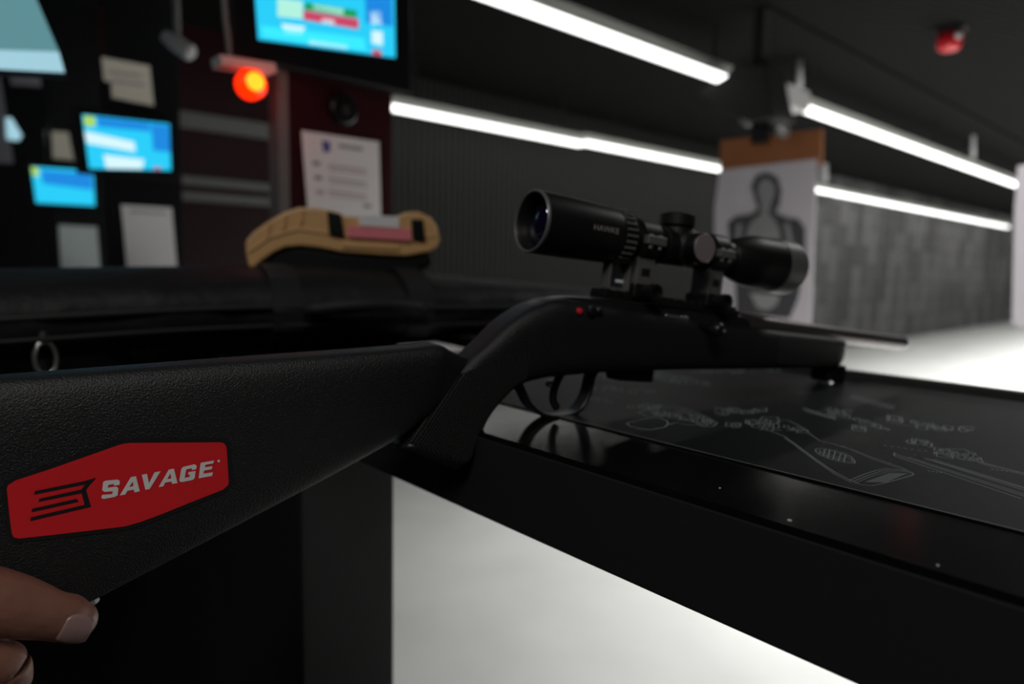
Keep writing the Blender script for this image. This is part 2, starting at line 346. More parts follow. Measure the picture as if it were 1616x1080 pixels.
# paint chips and screw on the edge
for x, y, r in ((1246, 822, 0.0012), (1136, 771, 0.0006), (1480, 893, 0.0006)):
    bm = bmesh.new(); q = hZ(x, y, BT); lathe(bm, (q.x, q.y, BT - 0.0005), (0, 0, 1), [(0, r), (0.0009, r), (0.001, r * .4)], 8)
    obj('paint_chip', bm, 'lightgrey', t, label='pale paint chip on the front edge')
# mat
MT = BT + 0.0012
tm = thing('bench_mat', 'black rubber mat printed with grey line drawings of gun parts, on the bench', 'mat', (0, 0.6, BT))
mx0 = hZ(775, 640, BT).x
obj('mat_sheet', B((-0.62, YM, BT), (1.1, YB - 0.006, MT)), 'mat', tm, bevel=0.0006)
LB = bmesh.new()
def mline(pts, wpx=1.5, z=8):
    """printed line on the mat, points measured in the crop and thrown onto the mat's plane"""
    P = [hZ(x, y, MT + 0.0001) for x, y in pts]
    for p, q in zip(P, P[1:]):
        if (q - p).length < 1e-5: continue
        depth = (p - CAMP).length; hw = wpx * depth / FPX / 2
        hw = min(hw, 0.0016)
        d = (q - p).normalized(); nn = Vector((-d.y, d.x, 0)) * hw
        LB.faces.new([LB.verts.new(v) for v in (p + nn - d * hw * .3, p - nn - d * hw * .3, q - nn + d * hw * .3, q + nn + d * hw * .3)])
def z8(pts): return [(1140 + x / 3.395, 600 + y / 3.395) for x, y in pts]
def z7(pts): return [(940 + x / 4.753, 570 + y / 4.753) for x, y in pts]
mline(z8([(215,262),(250,272),(330,300),(400,350),(500,425),(600,492),(700,545),(740,560),(800,566),(860,555),(900,545),(1018,510),(1024,503),(1010,494),(960,470),(800,415),(700,375),(600,345),(520,325),(470,290),(440,262),(400,250)]), 1.6)
mline(z8([(330,308),(400,358),(500,433),(600,503),(690,550)]), 1.2)
mline(z8([(640,352),(800,422),(960,478),(1005,500)]), 1.0)
mline(z8([(680,538),(760,505),(830,482),(880,474),(940,480),(985,492)]), 1.3)
mline(z8([(696,545),(780,512),(850,488),(900,481),(975,490)]), 1.3)
mline(z8([(712,552),(790,520),(880,492),(930,488)]), 1.0)
for k in range(26):
    u = k / 25; mline(z8([(765 + 130 * u, 546 - 46 * u), (872 + 115 * u, 548 - 46 * u)]), 0.9)
for k in range(9):
    u = k / 8; mline(z8([(770 + 105 * u, 545 + 3 * u), (900 + 85 * u, 498 + 2 * u)]), 0.9)
oval = [(500,370),(530,366),(580,372),(640,388),(690,412),(710,435),(708,446),(680,446),(630,438),(570,422),(520,400),(500,382),(500,370)]
mline(z8(oval), 1.6); mline(z8([(520,376),(580,380),(640,398),(690,425),(700,440),(640,432),(570,414),(525,392),(520,376)]), 1.2)
for (x, y, x2, y2) in ((550,372,540,405),(575,374,566,418),(605,382,592,425),(635,392,622,433),(660,402,650,440),(530,385,660,425),(520,392,640,432)): mline(z8([(x, y), (x2, y2)]), 1.6)
def cluster(f, x0, y0, x1, y1, hh, n, seed, wp=1.6):
    r = random.Random(seed)
    for i in range(n):
        u = r.random(); cx_ = x0 + (x1 - x0) * u; cy_ = y0 + (y1 - y0) * u + r.uniform(-hh, hh)
        a = r.uniform(10, 45); b_ = a * r.uniform(.15, .45); k = r.random()
        sl = (y1 - y0) / (x1 - x0 + 1e-6)
        if k < .5: P = [(cx_ - a, cy_ - b_ - a * sl), (cx_ + a, cy_ - b_ + a * sl), (cx_ + a, cy_ + b_ + a * sl), (cx_ - a, cy_ + b_ - a * sl), (cx_ - a, cy_ - b_ - a * sl)]
        elif k < .8: P = [(cx_ + a * .6 * cos(q * .7), cy_ + b_ * sin(q * .7) + a * .6 * cos(q * .7) * sl) for q in range(10)]
        else: P = [(cx_ - 1.6 * a, cy_ - 1.6 * a * sl), (cx_ + 1.6 * a, cy_ + 1.6 * a * sl)]
        mline(f(P), wp)
cluster(z8, 165, 222, 290, 222, 10, 8, 1); cluster(z8, 220, 255, 430, 262, 14, 10, 2); cluster(z8, 50, 242, 180, 245, 4, 4, 3)
mline(z8([(210,262),(230,240),(290,235),(300,215),(350,215),(420,250),(440,262)]), 1.6)
for w_ in ((920,395,1616,622),(925,408,1600,636),(1000,415,1616,612),(1040,405,1616,590),(1030,402,1616,580),(1130,425,1616,575)): mline(z8([w_[:2], w_[2:]]), 1.6)
mline(z8([(925,390),(918,398),(925,408)]), 2); mline(z8([(1370,438),(1500,470),(1616,500)]), 2.6); mline(z8([(1376,446),(1500,480),(1616,508)]), 1.4)
cluster(z8, 1150, 385, 1360, 415, 13, 26, 5, 1.5); mline(z8([(1130,385),(1180,368),(1300,372),(1370,415),(1400,440),(1330,432),(1230,412),(1130,395)]), 1.6)
cluster(z8, 970, 322, 1110, 345, 6, 7, 6, 2)
for i in range(7): mline(z8([(865 + i * 36, 350 + i * 5), (880 + i * 36, 352 + i * 5)]), 2.2)
for i in range(5): mline(z8([(1100 + i * 22, 486 + i * 3), (1110 + i * 22, 488 + i * 3)]), 2.2)
for i in range(6): mline(z8([(1440 + i * 26, 478 + i * 3), (1452 + i * 26, 480 + i * 3)]), 2.2)
for k in range(4): mline(z8([(692 - 3 * k, 78 + 7 * k), (925 - 3 * k, 142 + 5 * k)]), 1.8)
for k in range(4): mline(z8([(430 + 4 * k, 148 + 6 * k), (600 + 4 * k, 202 + 4 * k)]), 1.8)
cluster(z8, 530, 165, 690, 180, 18, 14, 8, 1.6); cluster(z8, 720, 215, 900, 262, 8, 9, 9, 2)
cluster(z8, 890, 215, 1230, 265, 16, 24, 10, 1.6); cluster(z8, 1290, 258, 1360, 262, 5, 4, 11, 2)
cluster(z8, -20, 160, 200, 175, 12, 14, 12, 1.6); cluster(z8, 720, 255, 765, 262, 4, 3, 13, 2)
mline(z7([(230,470),(260,458),(340,440),(420,422),(480,425),(530,445),(545,468),(520,495),(420,515),(330,508),(260,490),(230,470)]), 2)
mline(z7([(545,480),(600,462),(700,480),(780,478),(800,492),(880,492),(912,466),(850,430),(720,372),(640,350),(560,345),(400,352),(320,388),(380,412)]), 1.8)
cluster(z7, 420, 375, 840, 455, 22, 30, 21, 1.4); cluster(z7, 230, 340, 480, 345, 10, 10, 22, 1.6)
mline(z7([(600,370),(880,470)]), 1.8); mline(z7([(640,365),(900,460)]), 1.8)
cluster(z7, -20, 200, 420, 220, 14, 16, 23, 1.6); cluster(z7, -40, 285, 120, 300, 12, 8, 24, 1.6)
cluster(z7, 380, 90, 900, 200, 26, 30, 25, 1.6); cluster(z7, 0, 110, 240, 120, 20, 12, 26, 1.6); cluster(z7, 950, 385, 1240, 380, 14, 14, 27, 1.4)
cluster(z7, 700, 80, 1400, 75, 14, 16, 28, 1.6)
def z6(pts): return [(560 + x / 1.5303, 640 + y / 1.5303) for x, y in pts]

obj('printed_drawing', LB, 'line', tm)
obj('pale_edge_line', B((-0.62, YM - 0.0002, MT), (1.1, YM + 0.0004, MT + 0.0002)), 'grey', tm)  # thin pale grey line along the front edge of the mat
# white sheet lying on the bench behind the wrist
a = hZ(718, 549, BT)
bm = bmesh.new(); pts = [a + Vector(p) for p in ((-.05, -.07, .001), (.05, -.06, .001), (.045, -.012, .001), (-.055, .002, .001))]
prism(bm, pts, (0, 0, 0.003)); o = obj('white_sheet', bm, 'paper'); tagp(o, 'small flat white sheet on the bench, glimpsed behind the wrist of the rifle', 'paper')

# ================================================================ DIVIDERS
DX = (-1.45, -2.90, -4.25)
def divider(X, yn, yf, m, label, z0=0.0, z1=2.45, sm='grey'):
    t = thing('lane_divider', label, 'divider', (X, (yn + yf) / 2, 0), 'lane dividers')
    obj('panel', B((X - 0.03, yn, z0), (X, yf, z1)), m, t, bevel=0.003)
    obj('edge_strip', B((X - 0.04, yn - 0.02, z0), (X + 0.008, yn + 0.004, z1 - .55)), sm, t)
    return t
def yat(X, x): d = ray(x, 300); return X * (d.y / d.x)
d1 = divider(DX[0], yat(DX[0], 452), yat(DX[0], 619), 'maroon', 'maroon lane divider panel right of the red lamp')
d2 = divider(DX[1], yat(DX[1], 180), yat(DX[1], 288), 'wallb', 'black lane divider carrying the middle one of the three lit screens', sm='blackp')
d3 = divider(DX[2], yat(DX[2], 84), yat(DX[2], 168), 'wallb', 'black lane divider carrying the smallest lit screen, far left', sm='blackp')
for i, (X, HWB) in enumerate(((-2.165, .655), (-3.565, .605))):
    t = thing('neighbour_bench', ('black shooting bench in the next lane left' if i == 0 else 'black shooting bench two lanes left'), 'bench', (X, 0.58, 0))
    obj('bench_top', B((X - HWB, YF, BT - 0.067), (X + HWB, YB, BT)), 'bench', t, bevel=0.002)
    obj('support_panel', B((X - HWB, YF + .05, 0), (X + HWB, YF + .13, BT - 0.067)), 'panelm', t)
def quad(bm, X, pts, th=0.002):
    return prism(bm, [hX(x, y, X) for x, y in pts], (-th, 0, 0))
def monitor(D, q, bez, parts, label):
    t = thing('wall_monitor', label, 'monitor', hX(*q[3], D + 0.02), 'lane control monitors')
    P = [hX(x, y, D + 0.045) for x, y in q]
    ys = [p.y for p in P]; zs = [p.z for p in P]
    obj('bezel', B((D, min(ys) - bez, min(zs) - bez * 0.9), (D + 0.042, max(ys) + bez, max(zs) + bez)), 'blackp', t, bevel=0.004)
    s = obj('screen', quad(bmesh.new(), D + 0.045, q), 's_cyan', t)
    for nm, m, pts in parts: obj(nm, quad(bmesh.new(), D + 0.0465, pts, 0.001), m, s)
    return t
monitor(DX[0], [(400, -48), (622, -34), (624, 91), (408, 62)], 0.045,
        [('screen_panel', 's_blue', [(575, -30), (618, -27), (620, 42), (578, 36)]),
         ('screen_band', 's_aqua', [(412, 40), (575, 60), (578, 80), (415, 58)]),
         ('green_bar', 's_green', [(481, 4), (563, 17), (563, 28), (481, 15)]),
         ('red_bar', 's_red', [(479, 16), (566, 30), (566, 46), (479, 31)]),
         ('white_caption', 's_pale', [(494, 7), (542, 14), (542, 24), (494, 17)]),
         ('icon_block', 's_pale', [(438, -4), (478, 2), (478, 30), (438, 26)]),
         ('white_caption', 's_white', [(444, 37), (482, 42), (476, 55), (450, 52)]),
         ('white_caption', 's_white', [(508, 29), (528, 32), (528, 39), (508, 36)]),
         ('white_caption', 's_white', [(488, 62), (548, 71), (548, 77), (488, 69)]),
         ('round_icon', 's_white', [(585, 18), (600, 18), (603, 38), (586, 38)]),
         ('round_icon', 's_white', [(587, 48), (604, 50), (604, 72), (587, 68)]),
         ('red_button', 's_red', [(588, 78), (602, 80), (602, 88), (588, 86)])],
        'largest lit wall monitor, at the top edge above the white notice')
monitor(DX[1], [(130, 181), (267, 196), (270, 269), (141, 266)], 0.02,
        [('yellow_badge', 's_yel', [(132, 183), (150, 185), (150, 200), (134, 198)]),
         ('screen_panel', 's_blue', [(238, 195), (266, 198), (269, 240), (242, 238)]),
         ('screen_panel', 's_blue', [(152, 185), (236, 194), (238, 208), (154, 200)]),
         ('glare_streak', 's_white', [(133, 207), (212, 224), (214, 240), (137, 226)]),  # tube reflection on the glass, painted as a glowing white strip
         ('white_caption', 's_white', [(163, 244), (228, 252), (224, 267), (168, 266)]),
         ('red_button', 's_red', [(243, 264), (254, 264), (254, 268), (243, 268)])],
        'lit blue wall monitor with a painted white glare streak, the middle of three')
monitor(DX[2], [(49, 263), (147, 270), (150, 325), (57, 320)], 0.025,
        [('yellow_badge', 's_yel', [(49, 264), (60, 265), (62, 278), (52, 277)]),
         ('screen_panel', 's_blue', [(64, 268), (145, 275), (147, 300), (68, 290)])],
        'smallest lit wall monitor, at the far left')
def notice(name, D, q, m, label, bars=(), group='notices on the lane dividers'):
    t = thing(name, label, 'notice', hX(*q[-1], D), group)
    obj('sheet', quad(bmesh.new(), D + 0.006, q, 0.003), m, t)
    for mm, pts in bars: obj('printed_text', quad(bmesh.new(), D + 0.0075, pts, 0.001), mm, t)
    return t
def bar(x0, y0, x1, h, sl=0.13): return [(x0, y0), (x1, y0 + (x1 - x0) * sl), (x1, y0 + (x1 - x0) * sl + h), (x0, y0 + h)]
bars = [('ink_blue', [(508, 222), (521, 224), (521, 240), (511, 240)]), ('ink_grey', bar(535, 228, 572, 5))]
for k in range(3): bars += [('ink_grey' if k < 2 else 'ink_pink', bar(494 + 3 * k, 254 + 23 * k, 505 + 3 * k, 6)), ('ink_pink', bar(518, 260 + 20 * k, 578, 3)), ('ink_pink', bar(520, 267 + 20 * k, 580, 2))]
bars += [('ink_grey', bar(574, 322, 586, 5))]
notice('notice_sheet', DX[0], [(476, 206), (598, 224), (602, 352), (487, 344)], 'paper', 'white notice with a small blue logo, on the maroon divider', bars)
notice('notice_sheet', DX[1], [(191, 323), (271, 328), (280, 428), (201, 428)], 'paper', 'white notice under the middle monitor, left of the tan pistol case', [('ink_grey', bar(205, 332, 262, 3, .05))])
notice('notice_sheet', DX[2], [(92, 355), (153, 358), (159, 430), (97, 430)], 'paper_dim', 'greenish notice under the smallest monitor')
notice('notice_card', DX[1], [(160, 90), (236, 104), (243, 167), (167, 152)], 'paper_cream', 'larger cream card above the middle monitor', [('ink_grey', bar(172, 112, 224, 3)), ('ink_grey', bar(176, 126, 228, 3))])
notice('notice_card', DX[2], [(70, 206), (108, 209), (117, 254), (78, 250)], 'paper_cream', 'smaller dim cream card left of the middle monitor')
# camera puck on the first divider
q = hX(540, 174, DX[0])
t = thing('wall_sensor', 'small dark round sensor on the maroon divider, above the white notice', 'sensor', q)
bm = bmesh.new(); lathe(bm, q, (1, 0, 0), [(0, .036), (.012, .034), (.016, .028)], 24); obj('plate', bm, 'blackp', t)
q2 = hX(545, 174, DX[0] + .016); bm = bmesh.new(); lathe(bm, q2, (1, 0, 0), [(0, .011), (.006, .010), (.007, .004)], 16); obj('sensor_eye', bm, 'carrier', t)
# red lamp on a bracket
XL = DX[0] + 0.055
lc = hX(402, 131, XL)
t = thing('warning_lamp', 'glowing round red warning lamp under a pale bracket', 'lamp', lc)
bm = bmesh.new(); lathe(bm, lc + Vector((-.03, 0, 0)), (1, 0, 0), [(0, .029), (.02, .029), (.030, .024), (.035, .012), (.036, .004)], 32); obj('lens', bm, 'redlens', t, smooth=True)
bm = bmesh.new(); lathe(bm, lc + Vector((.001, 0, 0.002)), (1, 0, 0), [(.002, .018), (.005, .017), (.009, .005)], 24); obj('lamp_core', bm, 'redcore', t)
pl = bpy.data.lights.new('red_glow', 'POINT'); pl.energy = 0.14; pl.color = (1, 0.05, 0.03); pl.shadow_soft_size = 0.03
po = bpy.data.objects.new('red_glow', pl); COL.objects.link(po); po.location = lc + Vector((0.075, 0, 0))
bm = bmesh.new(); prism(bm, [hX(x, y, XL) for x, y in ((347, 86), (434, 100), (437, 114), (350, 101))], (-.05, 0, 0)); obj('bracket', bm, 'batten', t)
bm = bmesh.new(); tube(bm, [hX(352, -30, XL - .02), hX(356, 30, XL - .02), hX(364, 92, XL - .02)], 0.006, 8); obj('conduit', bm, 'grey', t)
# extent of the red glow behind the lamp
a = hX(282, 100, -3.2); c = hX(440, 330, -3.2)
# pale ceiling camera
q = hX(280, 70, -2.6)
t = thing('ceiling_camera', 'small pale security camera above the middle monitor', 'camera', q)
bm = bmesh.new(); lathe(bm, q, (.5, .6, -.5), [(-.05, .02), (.0, .028), (.05, .028), (.06, .02)], 20); obj('camera_body', bm, 'lightgrey', t)
bm = bmesh.new(); tube(bm, [q, q + Vector((0, 0, .12)), q + Vector((-.05, 0, .6))], 0.012, 8); obj('mount', bm, 'grey', t)
o = obj('cable_tray', B((-2.65, 0.2, q.z + .58), (-2.55, 0.9, q.z + .66)), 'grey'); tagp(o, 'dark cable tray that the pale security camera hangs from', 'tray')
# big tilted display, top left
XD = -1.6
t = thing('hanging_display', 'large pale teal display tilted at the top left corner', 'display', hX(20, 115, XD))
Q4 = [(-90, -60), (40, -60), (101, 114), (-90, 104)]
obj('display_panel', quad(bmesh.new(), XD, [(-90, -60), (32, -60), (93, 82), (-90, 76)], .004), 's_teal', t)
obj('display_band', quad(bmesh.new(), XD, [(-90, 76), (93, 82), (102, 114), (-90, 104)], .004), 's_ice', t)
obj('display_back', quad(bmesh.new(), XD - .005, [(-96, -66), (38, -66), (108, 120), (-96, 110)], .03), 'blackp', t)
o = obj('wall_shelf_card', quad(bmesh.new(), LW + .01, [(14, 116), (62, 118), (66, 136), (18, 134)], .01), 'plate'); tagp(o, 'small grey pink card just under the tilted teal display', 'card')
o = obj('wall_board', quad(bmesh.new(), LW + .02, [(-60, 100), (-2, 104), (22, 258), (-60, 256)], .01), 'plate'); tagp(o, 'plain grey board on the wall at the left edge of the picture', 'panel')
o = obj('lit_card', quad(bmesh.new(), LW + .02, [(8, 186), (18, 186), (35, 214), (30, 222), (10, 220)], .01), 's_ice'); tagp(o, 'small sliver of a lit pale blue display on the wall, left edge', 'display')

# ================================================================ SOFT CASE
def ring_loft(bm, rings, cap=True):
    R = [[bm.verts.new(p) for p in r] for r in rings]; n = len(R[0])
    for a, b_ in zip(R, R[1:]):
        for k in range(n): bm.faces.new((a[k], a[(k + 1) % n], b_[(k + 1) % n], b_[k]))
    if cap: bm.faces.new(R[0][::-1]); bm.faces.new(R[-1])
    return bm
tcs = thing('soft_rifle_case', 'black padded soft rifle case lying across the bench behind the rifle', 'gun case', (-1.0, 0.5, BT))
#  stations: x, y, half width, bottom z, top z (relative to the bench top)
ST = [(-1.20, -0.42, .02, .02, .04), (-1.19, -0.36, .11, -.02, .075), (-1.16, -0.15, .145, -.028, .10), (-1.12, .10, .15, -.012, .108), (-1.07, .34, .15, .001, .115), (-1.02, .52, .15, .001, .118),
      (-.975, .68, .135, .001, .108), (-.93, .82, .11, .012, .098), (-.90, .93, .085, .016, .090), (-.885, 1.0, .05, .03, .082), (-.88, 1.03, .012, .05, .065)]
rings = []
ax = Vector((0.2, 0.98, 0)).normalized(); rt = Vector((0.98, -0.2, 0))
for i, (x, y, hw, z0, z1) in enumerate(catmull(ST, 5)):
    r = []
    for k in range(28):
        a = 2 * pi * k / 28; c_, s_ = cos(a), sin(a)
        f = lambda v, e: math.copysign(abs(v) ** e, v)
        wob = 1 + 0.03 * sin(i * 1.7 + k)
        r.append(Vector((x, y, BT + (z0 + z1) / 2)) + rt * hw * f(c_, .75) * wob + Vector((0, 0, (z1 - z0) / 2 * f(s_, .8))))
    rings.append(r)
ob = obj('case_body', ring_loft(bmesh.new(), rings), 'nylon', tcs, smooth=True)
sm = catmull(ST, 5)
bm = bmesh.new(); tube(bm, [Vector((x, y, BT + (z0 + z1) / 2 + .004)) + rt * (hw + .002) for x, y, hw, z0, z1 in sm[4:-3]], 0.0045, 8); obj('piping', bm, 'nylon2', tcs, smooth=True)
bm = bmesh.new(); tube(bm, [Vector((x, y, BT + (z0 + z1) / 2 - .022)) + rt * (hw - .001) for x, y, hw, z0, z1 in sm[6:-6]], 0.003, 8); obj('zipper', bm, 'nylon2', tcs, smooth=True)
# carry handle (webbing arch on the near side)
bm = bmesh.new(); hp_ = []
for k in range(13):
    u = k / 12; p = Vector((-1.005 + .045 * u, .44 + .16 * u, BT + .060 + .008 * sin(pi * u))) + rt * (.130 + .022 * sin(pi * u)); hp_.append(p)
tube(bm, hp_, 0.009, 8); obj('carry_handle', bm, 'nylon2', tcs, smooth=True)
for u in (0.43, 0.62):
    y_ = u; x_ = -1.12 + (y_ - .10) * .22
    bm = bmesh.new(); path = []
    for k in range(9):
        a = -pi * .42 + pi * .84 * k / 8; path.append(Vector((x_, y_, BT + .058)) + rt * (.154 * abs(cos(a)) ** .75) + Vector((0, 0, .061 * math.copysign(abs(sin(a)) ** .8, sin(a)))))
    P0 = [p - ax * .02 for p in path]; P1 = [p + ax * .02 for p in path]
    for a_, b_, c_, d_ in zip(P0, P0[1:], P1[1:], P1): bm.faces.new([bm.verts.new(v) for v in (a_, b_, c_, d_)])
    bmesh.ops.remove_doubles(bm, verts=bm.verts, dist=1e-5)
    o = obj('webbing_band', bm, 'nylon2', tcs); md = o.modifiers.new('s', 'SOLIDIFY'); md.thickness = 0.004; md.offset = 1
q = hit(72, 560, (-1.0, 0.1, 0), (1, 0, 0))
bm = bmesh.new(); c0 = Vector((-0.965, q.y, BT + 0.012)); cc = hX(72, 566, -0.965)
tube(bm, [cc + Vector((0, cos(2 * pi * k / 20) * .011, sin(2 * pi * k / 20) * .020)) for k in range(20)], 0.0028, 8, closed=True); obj('snap_ring', bm, 'steel', tcs, smooth=True)
bm = bmesh.new(); tube(bm, [cc + Vector((-.03, 0, .05)), cc + Vector((-.008, 0, .034)), cc + Vector((0, 0, .018))], 0.006, 8); obj('ring_tab', bm, 'nylon2', tcs)

# ================================================================ TAN PISTOL CASE
cp = hit(540, 380, tuple(CAMP + ray(540, 380).normalized() * 1.14), (0, 1, 0))
vdir = Vector((ray(540, 400).x, ray(540, 400).y, 0)).normalized()
pc = CAMP + ray(540, 380) * 1.06
tt = thing('pistol_case', 'tan moulded pistol case with black latches and a pink label, on the soft rifle case', 'case', pc + Vector((0, 0, -.04)))
def fp(pts, off=0): return [hit(x, y, pc + vdir * off, vdir) for x, y in pts]
out = [(387,381),(400,366),(422,350),(446,336),(471,327),(500,328),(528,333),(546,341),(580,343),(626,341),(640,335),(660,334),(680,343),(690,358),(694,378),(690,390),(679,397),(642,404),(600,402),(540,398),(504,391),(475,388),(450,390),(432,398),(412,412),(398,425),(392,420),(388,400)]
bm = prism(bmesh.new(), fp(out), vdir * 0.19); obj('case_shell', bm, 'tan', tt, bevel=0.007)
bm = bmesh.new()
for ins in ([(393,398),(425,375),(470,362),(540,372),(640,378),(688,372)],):
    P = fp(ins, -.001); tube(bm, P, 0.0022, 8)
for x, y in ((425, 352), (450, 340), (478, 332)):
    P = fp([(x, y), (x - 3, y + 22)], -.001); tube(bm, P, 0.003, 8)
obj('shell_rib', bm, 'tan', tt)
for q4 in ([(516,333),(538,338),(544,374),(519,370)], [(649,346),(668,346),(672,380),(652,378)]):
    bm = prism(bmesh.new(), fp(q4, -.009), vdir * .012); obj('latch', bm, 'blackp', tt, bevel=0.002)
bm = prism(bmesh.new(), fp([(565,339),(630,342),(630,360),(568,356)], -.006), vdir * .008); obj('white_label', bm, 'paper', tt)
bm = prism(bmesh.new(), fp([(548,357),(648,362),(650,380),(549,374)], -.008), vdir * .010); obj('pink_label', bm, 'pink', tt)
bm = prism(bmesh.new(), fp([(540,380),(632,386),(630,396),(540,392)], -.004), vdir * .006); obj('carry_handle', bm, 'tan', tt, bevel=.002)
bm = prism(bmesh.new(), fp([(432,399),(450,391),(475,389),(504,392),(540,399),(600,403),(642,405),(679,398),(684,418),(640,440),(440,440),(425,412)], .012), vdir * .17)
obj('case_base', bm, 'blackp', tt, bevel=.006)

# ================================================================ RIFLE
P1 = hZ(880, 657, BT); P2 = hZ(1295, 605, BT + 0.002)
D = (P2 - P1); D.z = 0; D.normalize(); NR = D.cross(Vector((0, 0, 1)))
g = radians(6.5); AX = D * cos(g) - Vector((0, 0, sin(g))); UP = D * sin(g) + Vector((0, 0, cos(g)))
RW = Matrix((AX, UP, NR)).transposed().to_4x4(); RW.translation = P1
RWI = RW.inverted()
rifle = thing('hunting_rifle', 'black rifle with a telescopic sight and red stock sticker, resting on the bench front', 'rifle', mw=RW)
def Q(x, y, w=0):
    p = RWI @ hit(x, y, P1 + NR * w, NR); return p.x, p.y
c_ = 0.01
def ties_loft(T, m, per=14, nk=72, name='stock', parent=rifle, exps=(0.42, 0.42), slot=None, label=None):
    """T: (top a,u, bottom a,u, half width) in metres"""
    rings = []; S_ = catmull(T, per)
    for (ta, tu, ba, bu, hw) in S_:
        r = []
        for k in range(nk):
            a = 2 * pi * k / nk
            cy_, sw = cos(a), sin(a)
            f = lambda v, e: math.copysign(abs(v) ** e, v)
            v = f(cy_, exps[0]); w_ = f(sw, exps[1])
            mid = Vector(((ta + ba) / 2, (tu + bu) / 2, 0)); half = Vector(((ta - ba) / 2, (tu - bu) / 2, 0))
            r.append(mid + half * v + Vector((0, 0, hw * w_)))
        rings.append(r)
    return ring_loft(bmesh.new(), rings), S_
def cm5(*v): return tuple(x * c_ for x in v)
butt = [cm5(-40.5, 1.4, -40.5, -14.9, 2.05), cm5(-38, 1.75, -38, -13.9, 2.1), cm5(-33, 2.45, -33, -11.4, 2.1), cm5(-26, 3.45, -26, -7.75, 2.05), cm5(-19, 4.4, -19.5, -4.3, 1.95),
        cm5(-14.5, 5.05, -15.2, -1.9, 1.8), cm5(-12.3, 5.35, -13.3, -.6, 1.7), cm5(-11.2, 5.0, -11.8, .6, 1.5), cm5(-9.6, 4.5, -9.8, 1.6, 1.2)]
bm1, _ = ties_loft(butt, 'stock')
def tpx(r, f_, hw): a = Q(*r); b_ = Q(*f_); return (a[0], a[1], b_[0], b_[1], hw * c_)
body = [tpx((629, 694), (722, 730), 1.55), tpx((634, 688), (733, 722), 1.75), tpx((650, 664), (744, 692), 1.72), tpx((684, 618), (764, 652), 1.68), tpx((728, 566), (790, 620), 1.75), tpx((758, 538), (806, 606), 1.9),
        tpx((795, 503), (826, 598), 2.05), tpx((838, 478), (856, 592), 2.2), tpx((880, 470), (900, 588), 2.3),
        cm5(5, 9.75, 5, 4.25, 2.35), cm5(12, 9.6, 12, 4.75, 2.3), cm5(20, 9.5, 20, 5.2, 2.25), cm5(28, 9.5, 28, 5.75, 2.2), cm5(34.5, 9.5, 34.5, 6.15, 2.05), cm5(36.3, 9.45, 36.2, 6.4, 1.9), cm5(37.1, 9.3, 37.0, 7.2, 1.6)]
bm2, S2 = ties_loft(body, 'stock')
# grip checkering = second slot on the side of the grip below the stitched line
l0, l1 = Vector(Q(700, 590)), Vector(Q(850, 536)); cap_lim = Q(650, 690)
for f in bm2.faces:
    c = f.calc_center_median()
    px_line = (c.x - l0.x) * (l1.y - l0.y) / (l1.x - l0.x) + l0.y
    if c.x < l1.x - .02 and (c.y < px_line): f.material_index = 1
    if 0.245 < c.x < 0.345 and 0.062 < c.y < 0.088: f.material_index = 1
me2 = bpy.data.meshes.new('tmp'); bm2.to_mesh(me2); bm1.from_mesh(me2); bm2.free()
bvh_src = bm1.copy(); bmesh.ops.transform(bvh_src, matrix=RW, verts=bvh_src.verts); BV = BVHTree.FromBMesh(bvh_src)
stock = obj('stock', bm1, ['stock', 'check'], rifle, local=True, smooth=True)
# recoil pad
pad, _ = ties_loft([cm5(-42.6, 1.0, -42.8, -15.1, 1.9), cm5(-42.2, 1.25, -42.4, -15.3, 2.05), cm5(-40.5, 1.4, -40.5, -14.95, 2.07)], 'stock', per=3)
obj('recoil_pad', pad, 'stock_rubber', rifle, local=True, smooth=True)
# grip cap
capb, _ = ties_loft([tpx((622, 702), (716, 737), 1.35), tpx((627, 697), (720, 733), 1.7), tpx((632, 692), (727, 727), 1.78)], 'stock', per=3)
obj('grip_cap', capb, 'metal', rifle, local=True, smooth=True)
# decals projected onto the stock's side
def decal(name, loops, m, parent, lift, maxlen=0.006):
    bm = bmesh.new()
    W3 = [[Vector((x, y, 0)) for x, y in L] for L in loops]
    flatv = [v for L in W3 for v in L]
    vs = [bm.verts.new(v) for v in flatv]
    for tri in tessellate_polygon(W3):
        try: bm.faces.new([vs[i] for i in tri])
        except ValueError: pass
    for _ in range(4):
        es = [e for e in bm.edges if e.calc_length() > 14]
        if not es: break
        bmesh.ops.subdivide_edges(bm, edges=es, cuts=1); bmesh.ops.triangulate(bm, faces=bm.faces)
    for v in bm.verts:
        d = ray(v.co.x, v.co.y).normalized(); loc, nrm, idx, dist = BV.ray_cast(CAMP, d)
        if loc is None: loc = hit(v.co.x, v.co.y, P1 + NR * .021, NR)
        v.co = loc + NR * lift
    return obj(name, bm, m, parent, smooth=False)
red = [(11,771),(13,765.5),(25,758),(80,740),(130,722.5),(186.5,702.5),(196,700),(205,699),(347,698),(353,699.5),(356.5,704),(357.5,710),(360.6,759),(360,765),(352,772.5),(303,791.7),(255.6,811),(220.5,824),(197.6,830.4),(180,832.7),(100,842),(30,849.7),(22,847.5),(19,842),(15,812)]
def offs(P, d):
    n = len(P); out = []
    for i in range(n):
        a, b_, c = Vector(P[i - 1]), Vector(P[i]), Vector(P[(i + 1) % n]); t = (c - a).normalized(); out.append((b_.x + t.y * d, b_.y - t.x * d))
    return out
blk = offs(red, 6.5)
stk = decal('brand_sticker', [blk], 'st_black', rifle, 0.0004); stk['label'] = 'red hexagonal sticker with a black rim'
decal('red_field', [red], 'st_red', stk, 0.0007)
def c1(P): return [(x / 5.685, 680 + y / 5.685) for x, y in P]
def c2(P): return [(180 + x / 5.685, 680 + y / 5.685) for x, y in P]
